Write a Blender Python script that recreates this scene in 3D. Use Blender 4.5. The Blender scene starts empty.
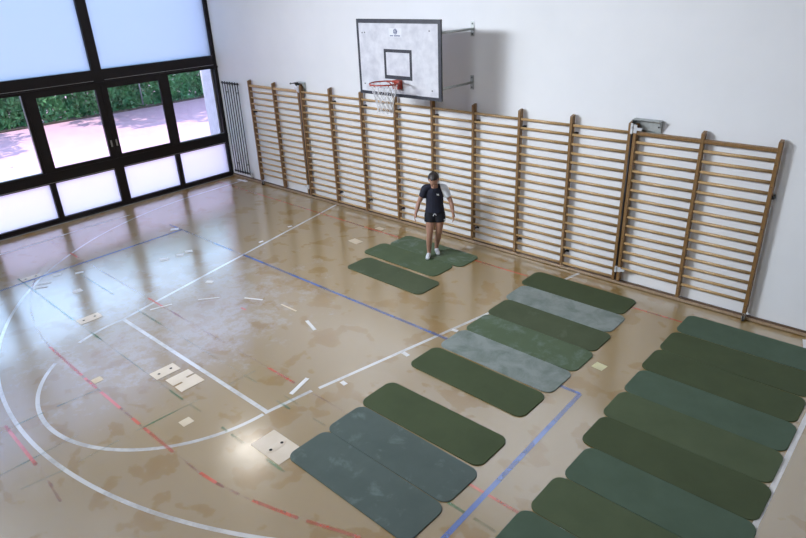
import bpy, bmesh, math, random
from mathutils import Vector, Matrix
random.seed(7)
PI = math.pi
sc = bpy.context.scene
COL = sc.collection
sc.view_settings.view_transform = 'Standard'
sc.view_settings.look = 'None'
sc.view_settings.gamma = 1
sc.view_settings.exposure = 0.06
sc.view_settings.use_curve_mapping = False
sc.cycles.use_denoising = True
sc.cycles.max_bounces = 10
sc.cycles.diffuse_bounces = 5
sc.cycles.glossy_bounces = 4
sc.cycles.transmission_bounces = 6
sc.cycles.transparent_max_bounces = 12
sc.cycles.sample_clamp_indirect = 6
sc.cycles.caustics_reflective = False
sc.cycles.caustics_refractive = False

# ------------------------------------------------------------------ camera
cam_d = bpy.data.cameras.new('camera')
cam = bpy.data.objects.new('camera', cam_d)
COL.objects.link(cam)
cam.location = (14.225, -8.844, 4.536)
cam.rotation_mode = 'XYZ'
cam.rotation_euler = (1.1358, 0.0390, 0.7313)
cam_d.sensor_width = 36.0
cam_d.lens = 36.0 * 621.06 / 806.0
cam_d.clip_start = 0.05
cam_d.clip_end = 300
sc.camera = cam

# ------------------------------------------------------------------ materials
def lin(c):
    return tuple(((v / 255) / 12.92 if v / 255 <= 0.04045 else ((v / 255 + 0.055) / 1.055) ** 2.4) for v in c)

class NT:
    def __init__(s, name):
        s.m = bpy.data.materials.new(name)
        s.m.use_nodes = True
        s.t = s.m.node_tree
        s.t.nodes.clear()
        s.out = s.t.nodes.new('ShaderNodeOutputMaterial')
    def n(s, typ, **kw):
        nd = s.t.nodes.new(typ)
        for k, v in kw.items():
            if k.startswith('i_'):
                nd.inputs[k[2:].replace('_', ' ')].default_value = v
            else:
                setattr(nd, k, v)
        return nd
    def l(s, a, b):
        s.t.links.new(a, b)
    def pos(s, scale=None):
        tc = s.n('ShaderNodeTexCoord')
        o = tc.outputs['Object']
        if scale:
            mp = s.n('ShaderNodeMapping')
            mp.inputs['Scale'].default_value = scale
            s.l(o, mp.inputs['Vector'])
            o = mp.outputs[0]
        return o
    def noise(s, vec, scale, detail=3, rough=.55, dist=0):
        nd = s.n('ShaderNodeTexNoise')
        nd.inputs['Scale'].default_value = scale
        nd.inputs['Detail'].default_value = detail
        nd.inputs['Roughness'].default_value = rough
        nd.inputs['Distortion'].default_value = dist
        s.l(vec, nd.inputs['Vector'])
        return nd.outputs['Fac']
    def ramp(s, fac, stops):
        r = s.n('ShaderNodeValToRGB')
        e = r.color_ramp.elements
        while len(e) < len(stops):
            e.new(0.5)
        for i, (p, c) in enumerate(stops):
            e[i].position = p
            e[i].color = (c, c, c, 1) if not isinstance(c, (tuple, list)) else (*c[:3], 1)
        s.l(fac, r.inputs['Fac'])
        return r.outputs['Color']
    def mix(s, fac, a, b):
        m = s.n('ShaderNodeMix', data_type='RGBA')
        for sock, v in ((m.inputs[0], fac), (m.inputs[6], a), (m.inputs[7], b)):
            if isinstance(v, (int, float)):
                sock.default_value = v
            elif isinstance(v, (tuple, list)):
                sock.default_value = (*v[:3], 1)
            else:
                s.l(v, sock)
        return m.outputs[2]
    def math(s, op, a, b=None):
        m = s.n('ShaderNodeMath', operation=op)
        for sock, v in ((m.inputs[0], a), (m.inputs[1], b)):
            if v is None:
                continue
            if isinstance(v, (int, float)):
                sock.default_value = v
            else:
                s.l(v, sock)
        return m.outputs[0]
    def bsdf(s, color, rough=.5, metal=0, spec=.5, coat=0, coat_rough=.1, bump=None, bump_s=.1, bump_d=.01):
        b = s.n('ShaderNodeBsdfPrincipled')
        if isinstance(color, (tuple, list)):
            b.inputs['Base Color'].default_value = (*color[:3], 1)
        else:
            s.l(color, b.inputs['Base Color'])
        if isinstance(rough, (int, float)):
            b.inputs['Roughness'].default_value = rough
        else:
            s.l(rough, b.inputs['Roughness'])
        b.inputs['Metallic'].default_value = metal
        b.inputs['Specular IOR Level'].default_value = spec
        b.inputs['Coat Weight'].default_value = coat
        b.inputs['Coat Roughness'].default_value = coat_rough
        if bump is not None:
            bp = s.n('ShaderNodeBump')
            bp.inputs['Strength'].default_value = bump_s
            bp.inputs['Distance'].default_value = bump_d
            s.l(bump, bp.inputs['Height'])
            s.l(bp.outputs[0], b.inputs['Normal'])
        s.l(b.outputs[0], s.out.inputs['Surface'])
        return b

def plain(name, c1, c2=None, scale=6, rough=.5, metal=0, coat=0, spec=.5, bump=0, stretch=None):
    t = NT(name)
    v = t.pos(stretch)
    f = t.noise(v, scale, 4)
    if c2 is None:
        c2 = tuple(x * .86 for x in c1)
    col = t.ramp(f, [(.35, c1), (.68, c2)])
    t.bsdf(col, rough, metal, spec, coat, bump=f if bump else None, bump_s=bump)
    return t.m

def floor_material():
    t = NT('floor_lacquered_beige')
    v = t.pos()
    big = t.noise(v, .35, 3, .5)
    base = t.ramp(big, [(.3, (.395, .280, .128)), (.7, (.362, .252, .108))])
    fine = t.noise(v, 9, 4, .6)
    base = t.mix(t.math('MULTIPLY', fine, .18), base, (.29, .215, .10))
    # ochre worn patches
    s1 = t.noise(t.pos((1, 1.25, 1)), 2.1, 2.4, .5, .35)
    s2 = t.noise(v, 5.2, 3, .6)
    s = t.math('ADD', t.math('MULTIPLY', s1, .82), t.math('MULTIPLY', s2, .18))
    st = t.ramp(s, [(.545, 0.0), (.575, .8), (.66, 1.0)])
    base = t.mix(t.math('MULTIPLY', st, .85), base, (.30, .165, .018))
    # dried chalky wash around the free throw area
    sep = t.n('ShaderNodeSeparateXYZ'); t.l(v, sep.inputs[0])
    dx = t.math('MULTIPLY', t.math('SUBTRACT', sep.outputs[0], 5.9), .62)
    dy = t.math('MULTIPLY', t.math('SUBTRACT', sep.outputs[1], -5.0), .5)
    d = t.math('SQRT', t.math('ADD', t.math('MULTIPLY', dx, dx), t.math('MULTIPLY', dy, dy)))
    w = t.noise(v, 3.2, 6, .72)
    wm = t.ramp(t.math('SUBTRACT', w, t.math('MULTIPLY', d, .21)), [(.30, 0.0), (.42, .75), (.5, .3)])
    base = t.mix(t.math('MULTIPLY', wm, .55), base, (.56, .53, .50))
    rough = t.ramp(t.noise(v, 1.1, 4, .6), [(.3, .14), (.7, .23)])
    b = t.bsdf(base, .5, 0, .3)
    b.inputs['Coat Weight'].default_value = 1
    b.inputs['Coat IOR'].default_value = 3.6
    t.l(rough, b.inputs['Coat Roughness'])
    bp = t.n('ShaderNodeBump'); bp.inputs['Strength'].default_value = .035; bp.inputs['Distance'].default_value = .02
    t.l(t.noise(v, 7, 3, .6), bp.inputs['Height'])
    t.l(bp.outputs[0], b.inputs['Coat Normal'])
    return t.m

def line_material(name, c, wear=.5, thr=.5):
    """painted court line, patchily worn through to the floor"""
    t = NT(name)
    v = t.pos()
    f = t.math('ADD', t.math('MULTIPLY', t.noise(v, 1.6, 3, .6), .75), t.math('MULTIPLY', t.noise(v, 20, 3, .6), .25))
    a = t.ramp(f, [(thr - .09, 1.0), (thr + .07, 1.0 - wear)])
    b = t.bsdf(c, .45, 0, .3)
    b.inputs['Coat Weight'].default_value = 1
    b.inputs['Coat IOR'].default_value = 3.6
    b.inputs['Coat Roughness'].default_value = .14
    t.l(a, b.inputs['Alpha'])
    return t.m

def wood_material(name, c1, c2):
    t = NT(name)
    v = t.pos((18, 18, 1.2))
    f = t.noise(v, 3, 4, .6, .6)
    col = t.ramp(f, [(.3, c1), (.7, c2)])
    t.bsdf(col, .42, 0, .45, coat=.25, coat_rough=.25, bump=f, bump_s=.05)
    return t.m

def mat_foam(name, c1, c2, chalk=0.0, chalk_c=(.42, .48, .47)):
    t = NT(name)
    oi = t.n('ShaderNodeObjectInfo')
    add = t.n('ShaderNodeVectorMath', operation='ADD')
    t.l(t.pos(), add.inputs[0]); t.l(oi.outputs['Location'], add.inputs[1])
    v = add.outputs[0]
    f = t.noise(v, 2.6, 5, .6)
    col = t.ramp(f, [(.3, c1), (.7, c2)])
    if chalk:
        g = t.noise(v, 3.4, 6, .68, .4)
        lo = .62 - chalk * .3
        col = t.mix(t.math('MULTIPLY', t.ramp(g, [(lo, 0.0), (lo + .22, 1.0)]), .8), col, chalk_c)
    fi = t.noise(v, 160, 2, .5)
    t.bsdf(col, .82, 0, .25, bump=fi, bump_s=.12, bump_d=.002)
    return t.m

M = {}
M['floor'] = floor_material()
def wall_material():
    t = NT('white_plaster')
    v = t.pos()
    f = t.noise(v, .9, 5, .6)
    col = t.ramp(f, [(.3, (.80, .80, .82)), (.7, (.755, .76, .785))])
    t.bsdf(col, .7, 0, .3, bump=t.noise(v, 40, 3), bump_s=.04)
    return t.m
M['wall'] = wall_material()
M['ceil'] = plain('ceiling_white', (.72, .72, .72), rough=.9)
M['frame'] = plain('dark_brown_window_metal', (.008, .005, .0055), (.011, .007, .008), rough=.45, spec=.3)
M['alu'] = plain('aluminium', (.55, .55, .56), (.45, .45, .46), rough=.35, metal=.9)
M['steel'] = plain('galvanised_steel', (.46, .48, .47), (.36, .38, .37), scale=20, rough=.42, metal=.75)
M['wood'] = wood_material('varnished_beech_upright', (.25, .135, .047), (.17, .088, .028))
M['rung'] = wood_material('beech_rung', (.52, .34, .165), (.40, .25, .11))
M['base'] = wood_material('baseboard_wood', (.36, .26, .17), (.28, .19, .12))
M['base_dark'] = wood_material('dark_baseboard_wood', (.13, .08, .05), (.09, .055, .035))
M['zinc'] = plain('bright_zinc', (.66, .67, .69), (.56, .57, .59), rough=.4, metal=.3)
M['blackmetal'] = plain('black_metal', (.018, .017, .02), rough=.45)
M['rubber'] = plain('black_rubber', (.02, .02, .02), rough=.8)
M['white_line'] = line_material('white_line_paint', (.80, .79, .78), .4, .56)
M['white_old'] = line_material('worn_white_line_paint', (.70, .70, .70), .8, .46)
M['blue_line'] = line_material('blue_line_paint', (.05, .15, .52), .5, .53)
M['blue_faint'] = line_material('faded_blue_line_paint', (.12, .20, .55), .85, .46)
M['red_line'] = line_material('red_line_paint', (.72, .12, .05), .5, .53)
M['red_faint'] = line_material('faded_red_line_paint', (.45, .13, .09), .95, .42)
M['green_line'] = line_material('green_line_paint', (.10, .25, .08), .85, .46)
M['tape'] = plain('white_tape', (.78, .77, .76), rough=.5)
M['paper'] = plain('cream_paper_patch', (.66, .56, .42), (.60, .50, .36), rough=.6)
M['yellow_paper'] = plain('pale_yellow_paper', (.72, .68, .42), rough=.7)
M['plate'] = plain('cream_floor_cover', (.74, .64, .53), (.68, .58, .46), scale=4, rough=.4, coat=.3)
M['hole'] = plain('dark_hole', (.006, .006, .006), rough=.9)
M['board'] = plain('scuffed_white_board', (.60, .60, .64), (.46, .46, .51), scale=7, rough=.5)
M['border'] = plain('charcoal_board_border', (.012, .013, .020), (.028, .030, .042), scale=14, rough=.5)
M['sticker'] = plain('pale_sticker', (.68, .69, .74), rough=.4)
M['navy_ink'] = plain('navy_ink', (.03, .04, .15), rough=.5)
M['rim'] = plain('red_rim_paint', (.38, .04, .018), (.30, .03, .015), rough=.35)
M['net'] = plain('white_net_cord', (.75, .74, .76), rough=.8)
M['mat_dark'] = mat_foam('foam_dark_olive', (.072, .094, .046), (.060, .079, .039))
M['mat_olive'] = mat_foam('foam_olive', (0.086, 0.106, 0.060), (0.070, 0.088, 0.048), .12, (.14, .17, .12))
M['mat_mid'] = mat_foam('foam_mid_green', (0.092, 0.119, 0.064), (0.077, 0.102, 0.053))
M['mat_bluegreen'] = mat_foam('foam_blue_green', (0.087, 0.129, 0.090), (0.073, 0.109, 0.073))
M['mat_grey'] = mat_foam('foam_faded_grey', (.20, .235, .215), (.155, .19, .168), .85, (.29, .325, .31))
M['mat_slate'] = mat_foam('foam_slate_green', (.100, .128, .118), (.084, .110, .100), .22, (.20, .25, .245))
M['mat_patchy'] = mat_foam('foam_olive_with_chalk', (0.102, 0.142, 0.084), (0.090, 0.126, 0.072), .40, (.20, .25, .22))
M['mat_blotch'] = mat_foam('foam_olive_blotched', (0.096, 0.130, 0.070), (0.079, 0.110, 0.060), .22, (.14, .18, .15))
M['skin'] = plain('skin', (.40, .22, .155), (.34, .18, .125), scale=4, rough=.55)
M['hair'] = plain('dark_hair', (.018, .012, .01), (.03, .02, .016), scale=30, rough=.5)
M['navy'] = plain('navy_jersey', (.006, .008, .024), (.005, .006, .018), scale=8, rough=.8)
M['whitecloth'] = plain('white_cloth', (.72, .75, .80), rough=.85)
M['blackcloth'] = plain('black_shorts', (.005, .0055, .011), rough=.85)
M['eye'] = plain('eye', (.05, .04, .035), rough=.2)
M['lip'] = plain('lips', (.35, .12, .10), rough=.5)
M['bark'] = plain('bark', (.10, .075, .055), (.06, .045, .03), scale=12, rough=.9)
M['concrete'] = plain('pale_concrete', (.42, .41, .42), rough=.9)
M['pillar'] = plain('white_render', (.78, .76, .80), rough=.8)

def leaf_material(name, a, b):
    t = NT(name)
    v = t.pos()
    f = t.noise(v, 1.6, 5, .7)
    col = t.ramp(f, [(.35, a), (.65, b)])
    d = t.n('ShaderNodeBsdfPrincipled'); t.l(col, d.inputs['Base Color']); d.inputs['Roughness'].default_value = .55
    tr = t.n('ShaderNodeBsdfTranslucent'); t.l(col, tr.inputs['Color'])
    mx = t.n('ShaderNodeMixShader'); mx.inputs[0].default_value = .35
    t.l(d.outputs[0], mx.inputs[1]); t.l(tr.outputs[0], mx.inputs[2]); t.l(mx.outputs[0], t.out.inputs['Surface'])
    return t.m
M['leaf'] = leaf_material('hedge_leaves', (.07, .23, .10), (.19, .43, .17))
M['leaf_tree'] = leaf_material('tree_leaves', (.05, .14, .05), (.09, .2, .07))

def ground_material():
    t = NT('pink_tartan_court')
    v = t.pos()
    f = t.noise(v, 1.2, 5, .6)
    col = t.ramp(f, [(.3, (.60, .35, .43)), (.7, (.66, .39, .47))])
    t.bsdf(col, .85, 0, .2)
    return t.m
M['ground'] = ground_material()

def clear_glass():
    t = NT('clear_window_glass')
    tr = t.n('ShaderNodeBsdfTransparent'); tr.inputs['Color'].default_value = (.96, .97, .98, 1)
    gl = t.n('ShaderNodeBsdfGlossy'); gl.inputs['Roughness'].default_value = .02
    fr = t.n('ShaderNodeFresnel'); fr.inputs['IOR'].default_value = 1.45
    mx = t.n('ShaderNodeMixShader')
    t.l(t.math('MULTIPLY', fr.outputs[0], .6), mx.inputs[0]); t.l(tr.outputs[0], mx.inputs[1]); t.l(gl.outputs[0], mx.inputs[2])
    t.l(mx.outputs[0], t.out.inputs['Surface'])
    return t.m
M['glass'] = clear_glass()
def frosted(name, c):
    t = NT(name)
    tl = t.n('ShaderNodeBsdfTranslucent'); tl.inputs['Color'].default_value = (*c, 1)
    df = t.n('ShaderNodeBsdfDiffuse'); df.inputs['Color'].default_value = (.7, .72, .75, 1)
    mx = t.n('ShaderNodeMixShader'); mx.inputs[0].default_value = .08
    t.l(tl.outputs[0], mx.inputs[1]); t.l(df.outputs[0], mx.inputs[2]); t.l(mx.outputs[0], t.out.inputs['Surface'])
    return t.m
M['frost'] = frosted('frosted_glass', (.96, .91, .95))  # lower panes: pinkish tint stands in for light bounced off the court
M['frost_sky_tint'] = frosted('frosted_glass_sky_tint', (.66, .71, .76))  # upper panes: same glass, cooler darker tint puts the skylight difference into colour
def emis(name, c, s):
    t = NT(name)
    e = t.n('ShaderNodeEmission'); e.inputs[0].default_value = (*c, 1); e.inputs[1].default_value = s
    t.l(e.outputs[0], t.out.inputs['Surface'])
    return t.m

# ------------------------------------------------------------------ mesh helpers
def bx(bm, x0, x1, y0, y1, z0, z1, mat=None, mi=0):
    vs = [bm.verts.new(p) for p in ((x0, y0, z0), (x1, y0, z0), (x1, y1, z0), (x0, y1, z0),
                                    (x0, y0, z1), (x1, y0, z1), (x1, y1, z1), (x0, y1, z1))]
    if mat is not None:
        for v in vs:
            v.co = mat @ v.co
    fs = []
    for q in ((0, 3, 2, 1), (4, 5, 6, 7), (0, 1, 5, 4), (1, 2, 6, 5), (2, 3, 7, 6), (3, 0, 4, 7)):
        f = bm.faces.new([vs[i] for i in q]); f.material_index = mi; fs.append(f)
    return vs

def bbox_bm(bm, *a, bev=.004, seg=2, mat=None):
    t = bmesh.new()
    bx(t, *a)
    if bev:
        bmesh.ops.bevel(t, geom=t.edges[:], offset=bev, segments=seg, affect='EDGES', profile=.5)
    if mat is not None:
        bmesh.ops.transform(t, matrix=mat, verts=t.verts)
    merge(bm, t)

def merge(bm, t):
    me = bpy.data.meshes.new('tmp')
    t.to_mesh(me); t.free()
    bm.from_mesh(me)
    bpy.data.meshes.remove(me)

def tube(bm, pts, r, seg=8, close=False, rx=None):
    """tube through pts with radius r (number or list)"""
    pts = [Vector(p) for p in pts]
    n = len(pts)
    rings = []
    prev = None
    for i, p in enumerate(pts):
        if close:
            d = pts[(i + 1) % n] - pts[i - 1]
        else:
            d = pts[min(i + 1, n - 1)] - pts[max(i - 1, 0)]
        d.normalize()
        if prev is None:
            u = d.cross(Vector((0, 0, 1)))
            if u.length < .05:
                u = d.cross(Vector((1, 0, 0)))
        else:
            u = prev - d * prev.dot(d)
        u.normalize(); prev = u
        w = d.cross(u)
        rr = r[i] if isinstance(r, (list, tuple)) else r
        r2 = rr if rx is None else rx
        rings.append([bm.verts.new(p + u * math.cos(2 * PI * k / seg) * rr + w * math.sin(2 * PI * k / seg) * r2) for k in range(seg)])
    m = n if close else n - 1
    for i in range(m):
        a, b = rings[i], rings[(i + 1) % n]
        for k in range(seg):
            bm.faces.new((a[k], a[(k + 1) % seg], b[(k + 1) % seg], b[k]))
    if not close:
        bm.faces.new(rings[0][::-1]); bm.faces.new(rings[-1])

def ball(bm, c, r, sc3=(1, 1, 1), rot=None, u=16, v=10):
    t = bmesh.new()
    bmesh.ops.create_uvsphere(t, u_segments=u, v_segments=v, radius=r)
    mt = Matrix.Diagonal((*sc3, 1))
    if rot is not None:
        mt = rot.to_4x4() @ mt
    mt = Matrix.Translation(c) @ mt
    bmesh.ops.transform(t, matrix=mt, verts=t.verts)
    merge(bm, t)

def obj(name, bm, mats, parent=None, smooth=False, loc=None):
    bmesh.ops.recalc_face_normals(bm, faces=bm.faces)
    me = bpy.data.meshes.new(name)
    bm.to_mesh(me); bm.free()
    for m in (mats if isinstance(mats, (list, tuple)) else [mats]):
        me.materials.append(m)
    if smooth:
        for p in me.polygons:
            p.use_smooth = True
    o = bpy.data.objects.new(name, me)
    COL.objects.link(o)
    if parent is not None:
        o.parent = parent
    if loc is not None:
        o.location = loc
    return o

def tag(o, label=None, cat=None, group=None, kind=None):
    if label: o['label'] = label
    if cat: o['category'] = cat
    if group: o['group'] = group
    if kind: o['kind'] = kind
    return o

def empty(name, loc=(0, 0, 0), rz=0):
    o = bpy.data.objects.new(name, None)
    COL.objects.link(o)
    o.location = loc; o.rotation_euler = (0, 0, rz)
    o.empty_display_size = .1
    return o

def struct(name, bm, m, parent=None):
    o = obj(name, bm, m, parent)
    if parent is None:
        o['kind'] = 'structure'
    return o

# ------------------------------------------------------------------ setting
RX, RY, RZ = 16.5, -14.5, 6.2     # room: x 0..RX, y RY..0, z 0..RZ
b = bmesh.new(); bx(b, 0, RX, RY, 0, -.2, 0); floor = struct('floor', b, M['floor'])
b = bmesh.new(); bx(b, -.3, RX, RY, .2, RZ, RZ + .2); ceil = struct('ceiling', b, M['ceil'])
b = bmesh.new(); bx(b, -.12, RX, 0, .25, -.2, RZ); struct('wall_back', b, M['wall'])
b = bmesh.new(); bx(b, RX, RX + .2, RY, .2, -.2, RZ); struct('wall_right', b, M['wall'])
b = bmesh.new(); bx(b, -.3, RX, RY - .2, RY, -.2, RZ); struct('wall_front', b, M['wall'])
WY = -11.76
b = bmesh.new(); bx(b, -.3, 0, WY, 0, 5.32, RZ); bx(b, -.3, 0, RY, WY, -.2, RZ); bx(b, -.3, -.0, WY, 0, -.2, 0)
struct('wall_left', b, M['wall'])
b = bmesh.new(); bx(b, -.62, -.13, -.13, .25, -.2, RZ); struct('wall_outer', b, M['pillar'])
# wooden skirting along the back wall
b = bmesh.new()
bbox_bm(b, .0, RX, -.018, 0, 0, .075, bev=.003)
struct('trim_3', b, M['base_dark'])
b = bmesh.new()
bbox_bm(b, .0, RX, -.045, -.018, .008, .05, bev=.006)
bb = struct('baseboard_back', b, M['base'])
b = bmesh.new(); bx(b, 0, .035, WY, 0, 0, .014); struct('trim_1', b, M['alu'])
b = bmesh.new(); bx(b, -.02, .012, WY, 0, .014, .035); struct('trim_2', b, M['blackmetal'])

# ------------------------------------------------------------------ window wall
def window(k):
    """one double bay, 2.94 m wide, the right-hand end at y = y0; odd bays mirror"""
    y0 = -2.94 * k
    root = empty('window_%d' % (k + 1), (0, y0, 0))
    root['kind'] = 'structure'
    mir = (k % 2 == 1)
    def Y(a, c):
        return (a, c) if not mir else (-2.94 - c, -2.94 - a)
    def fb(b, a, c, z0, z1, x0=-.12, x1=0.0):
        q = Y(a, c); bx(b, x0, x1, q[0], q[1], z0, z1)
    b = bmesh.new()
    e = .09 if k == 0 else .11
    # jamb / half mullions: fixed side (y=0) and sash side (y=-2.94)
    fb(b, -e, 0, 0, 5.32)
    fb(b, -2.94, -2.835, 0, 5.32)
    # horizontal rails
    fb(b, -2.835, -e, 0, .12)
    fb(b, -2.835, -e, .885, 1.14)
    fb(b, -2.835, -e, 2.745, 3.05)
    fb(b, -2.835, -e, 5.2, 5.32)
    fb(b, -1.525, -1.41, .12, .885)
    fb(b, -1.44, -1.345, 1.14, 2.745)
    # ledges that catch the light
    fb(b, -2.94, 0, 1.10, 1.125, 0, .02)
    fb(b, -2.94, 0, 2.76, 2.80, 0, .03)
    struct('frame', b, M['frame'], root)
    b = bmesh.new(); fb(b, -2.82, -.1, .905, .912, 0, .004); fb(b, -2.82, -.1, 2.83, 2.836, 0, .004)
    struct('bead', b, M['alu'], root)
    for a, c in ((-1.42, -e + .01), (-2.84, -1.515)):
        b = bmesh.new(); fb(b, a, c, .11, .895, -.075, -.065); struct('frosted_pane', b, M['frost'], root)
    b = bmesh.new(); fb(b, -2.84, -e + .01, 3.04, 5.21, -.075, -.065); struct('frosted_pane', b, M['frost_sky_tint'], root)
    b = bmesh.new(); fb(b, -1.36, -e + .01, 1.13, 2.75, -.095, -.089); struct('clear_pane', b, M['glass'], root)
    # thin aluminium bead round the fixed pane
    b = bmesh.new()
    fb(b, -1.347, -e, 1.14, 1.152, -.09, -.03); fb(b, -1.349, -1.337, 1.14, 2.74, -.09, -.03)
    struct('bead', b, M['alu'], root)
    # sliding sash
    b = bmesh.new()
    fb(b, -1.60, -1.40, 1.125, 2.76, -.03, .012)
    fb(b, -2.93, -2.81, 1.125, 2.76, -.03, .012)
    fb(b, -2.81, -1.60, 1.125, 1.20, -.03, .012)
    fb(b, -2.81, -1.60, 2.655, 2.76, -.03, .012)
    s = struct('sash', b, M['frame'], root)
    b = bmesh.new(); fb(b, -2.82, -1.59, 1.19, 2.665, -.012, -.006); struct('glass', b, M['glass'], s)
    b = bmesh.new(); q = Y(-2.895, -2.865); bx(b, .012, .03, q[0], q[1], 1.40, 1.54); bx(b, .03, .04, q[0] + .006, q[1] - .006, 1.42, 1.52)
    struct('handle', b, M['alu'], s)
for k in range(4):
    window(k)

# ------------------------------------------------------------------ court markings (painted on the floor: parts of it)
def ribbon(bm, pts, w, z, taper=False):
    pts = [Vector((*p, 0)) for p in pts]
    n = len(pts); L = []; R_ = []
    for i, p in enumerate(pts):
        d = pts[min(i + 1, n - 1)] - pts[max(i - 1, 0)]
        d.normalize(); nn = Vector((-d.y, d.x, 0))
        ww = w * (.25 if taper and i in (0, n - 1) else 1)
        L.append(bm.verts.new(p + nn * ww / 2 + Vector((0, 0, z)))); R_.append(bm.verts.new(p - nn * ww / 2 + Vector((0, 0, z))))
    for i in range(n - 1):
        bm.faces.new((R_[i], R_[i + 1], L[i + 1], L[i]))

def smooth_pts(P, n=6):
    out = []
    for i in range(len(P) - 1):
        p0, p1, p2, p3 = (Vector((*P[max(min(j, len(P) - 1), 0)], 0)) for j in (i - 1, i, i + 1, i + 2))
        for k in range(n):
            t = k / n
            q = .5 * ((2 * p1) + (-p0 + p2) * t + (2 * p0 - 5 * p1 + 4 * p2 - p3) * t * t + (-p0 + 3 * p1 - 3 * p2 + p3) * t ** 3)
            out.append((q.x, q.y))
    out.append(tuple(P[-1]))
    return out

def line(name, mat, polys, w, z=.0012, taper=False):
    b = bmesh.new()
    for P in polys:
        ribbon(b, P, w, z, taper)
    return obj(name, b, M[mat], floor)

def arc(cx, cy, r, a0, a1, n=60):
    return [(cx + r * math.cos(math.radians(a0 + (a1 - a0) * i / n)), cy + r * math.sin(math.radians(a0 + (a1 - a0) * i / n))) for i in range(n + 1)]

# key: two slanting sides, free-throw line, half circle
line('key_line', 'white_line', [[(4.06, -.04), (5.36, -5.66)], [(10.03, -.04), (9.075, -4.93)], [(9.045, -5.02), (8.95, -5.66)]], .05)
line('free_throw_line', 'white_line', [[(5.36, -5.645), (8.95, -5.63)]], .055, .0014)
line('free_throw_circle', 'white_line', [arc(7.155, -5.62, 1.80, 180, 205, 14), arc(7.155, -5.62, 1.80, 222, 358, 50)], .05)
line('three_point_line', 'white_line', [arc(7.161, -1.154, 6.5, 180, 326, 120), [(.66, -1.154), (.60, -.05)]], .046, .0016)
line('side_line', 'tape', [[(13.72, -.06), (13.72, -13)]], .05)
line('window_side_line', 'tape', [smooth_pts([(.84, -7.2), (.835, -5.5), (.74, -4.4), (.72, -3.85), (.735, -3.25)])], .045, .0011, True)  # sun streak by the windows, painted as a pale strip in tape white
# blue volleyball court
line('volleyball_line', 'blue_line', [[(2.68, -6.9), (2.62, -5.9), (2.60, -4.4), (2.57, -3.03)]], .05, .0018)
line('volleyball_line', 'blue_faint', [[(2.07, -3.04), (4.8, -3.04)]], .05, .0020)
line('volleyball_line', 'blue_line', [[(4.75, -3.03), (11.61, -3.04)]], .05, .0018)
line('volleyball_line', 'blue_line', [[(11.61, -3.04), (11.68, -5.75)]], .055, .0021)
# red lines
line('wall_side_line', 'red_line', [[(.1, -.60), (6.0, -.65), (9, -.65), (13.0, -.62)]], .035, .0013)
line('wall_side_line', 'red_faint', [[(5.3, -.67), (6.5, -.66)], [(8.3, -.66), (8.9, -.66)]], .1, .0010)
red6 = smooth_pts([(1.87, -5.43), (2.43, -5.83), (3.29, -6.25), (4.31, -6.56), (5.36, -6.70), (7.5, -6.715), (8.8, -6.70), (9.5, -6.66), (10.2, -6.5), (11.1, -6.2)])
line('handball_line', 'red_faint', [red6], .03, .0022)
line('handball_dashes', 'red_line', [[(5.3, -6.70), (6.41, -6.715)], [(6.5, -6.716), (6.85, -6.717)], [(6.98, -6.717), (7.50, -6.716)], [(7.8, -6.714), (7.98, -6.712)], [(8.08, -6.712), (8.72, -6.705)], [(9.23, -6.69), (9.49, -6.662)], [(9.97, -6.565), (10.49, -6.42)], [(10.57, -6.39), (11.1, -6.2)]], .036, .0024)
line('long_red_line', 'red_faint', [[(.7, -5.05), (12.4, -5.05)]], .03, .0018)
line('long_red_dashes', 'red_line', [[(1.9, -5.05), (2.3, -5.05)], [(5.0, -5.05), (5.5, -5.05)], [(8.2, -5.05), (8.75, -5.05)], [(11.35, -5.05), (12.2, -5.05)], [(6.5, -4.295), (6.62, -4.288)]], .032, .0020)
line('short_red_line', 'red_line', [[(6.75, -7.745), (7.75, -7.76)]], .035, .0018)
line('short_red_line', 'red_faint', [[(7.75, -7.74), (8.5, -7.8)]], .03, .0018)
# green lines
line('green_dashes', 'green_line', [[(6.84, -7.85), (6.845, -7.35)], [(6.85, -7.2), (6.9, -6.7)], [(7.62, -8.1), (7.6, -7.25)], [(8.01, -8.0), (8.06, -7.6)], [(8.06, -7.45), (8.06, -7.0)], [(8.06, -6.8), (8.10, -6.0)], [(8.12, -5.6), (8.13, -5.2)]], .024, .0017)
line('green_dashes', 'green_line', [[(2.37, -6.14), (4.76, -6.15)], [(5.32, -6.14), (5.71, -6.14)], [(7.63, -6.14), (7.96, -6.14)], [(8.09, -6.135), (8.33, -6.13)], [(8.77, -6.13), (8.88, -6.13)], [(8.96, -6.13), (9.2, -6.13)], [(9.6, -6.12), (9.9, -6.12)]], .032, .0019)
line('green_dashes', 'green_line', [[(2.64, -5.35), (4.42, -5.35)], [(5.22, -5.36), (6.0, -5.36)], [(8.08, -5.35), (8.37, -5.35)], [(8.86, -5.30), (9.12, -5.30)], [(8.86, -5.42), (9.12, -5.42)], [(9.47, -5.36), (9.67, -5.36)], [(11.45, -5.37), (11.65, -5.37)], [(11.75, -5.37), (12.0, -5.37)]], .032, .0017)
line('green_faint_line', 'green_line', [[(4.8, -6.14), (7.6, -6.14)], [(6.0, -5.36), (8.0, -5.35)]], .012, .0010)

# ------------------------------------------------------------------ tape, paper, floor covers
def strip(p0, p1, w, label, name='tape_strip', cat='tape', mat='tape', group=None, z=.003):
    p0, p1 = Vector((*p0, 0)), Vector((*p1, 0))
    c = (p0 + p1) / 2; d = p1 - p0
    b = bmesh.new()
    bx(b, -d.length / 2, d.length / 2, -w / 2, w / 2, 0, .0015)
    o = obj(name, b, M[mat])
    o.location = (c.x, c.y, z); o.rotation_euler = (0, 0, math.atan2(d.y, d.x))
    tag(o, label, cat, group)
    return o

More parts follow.
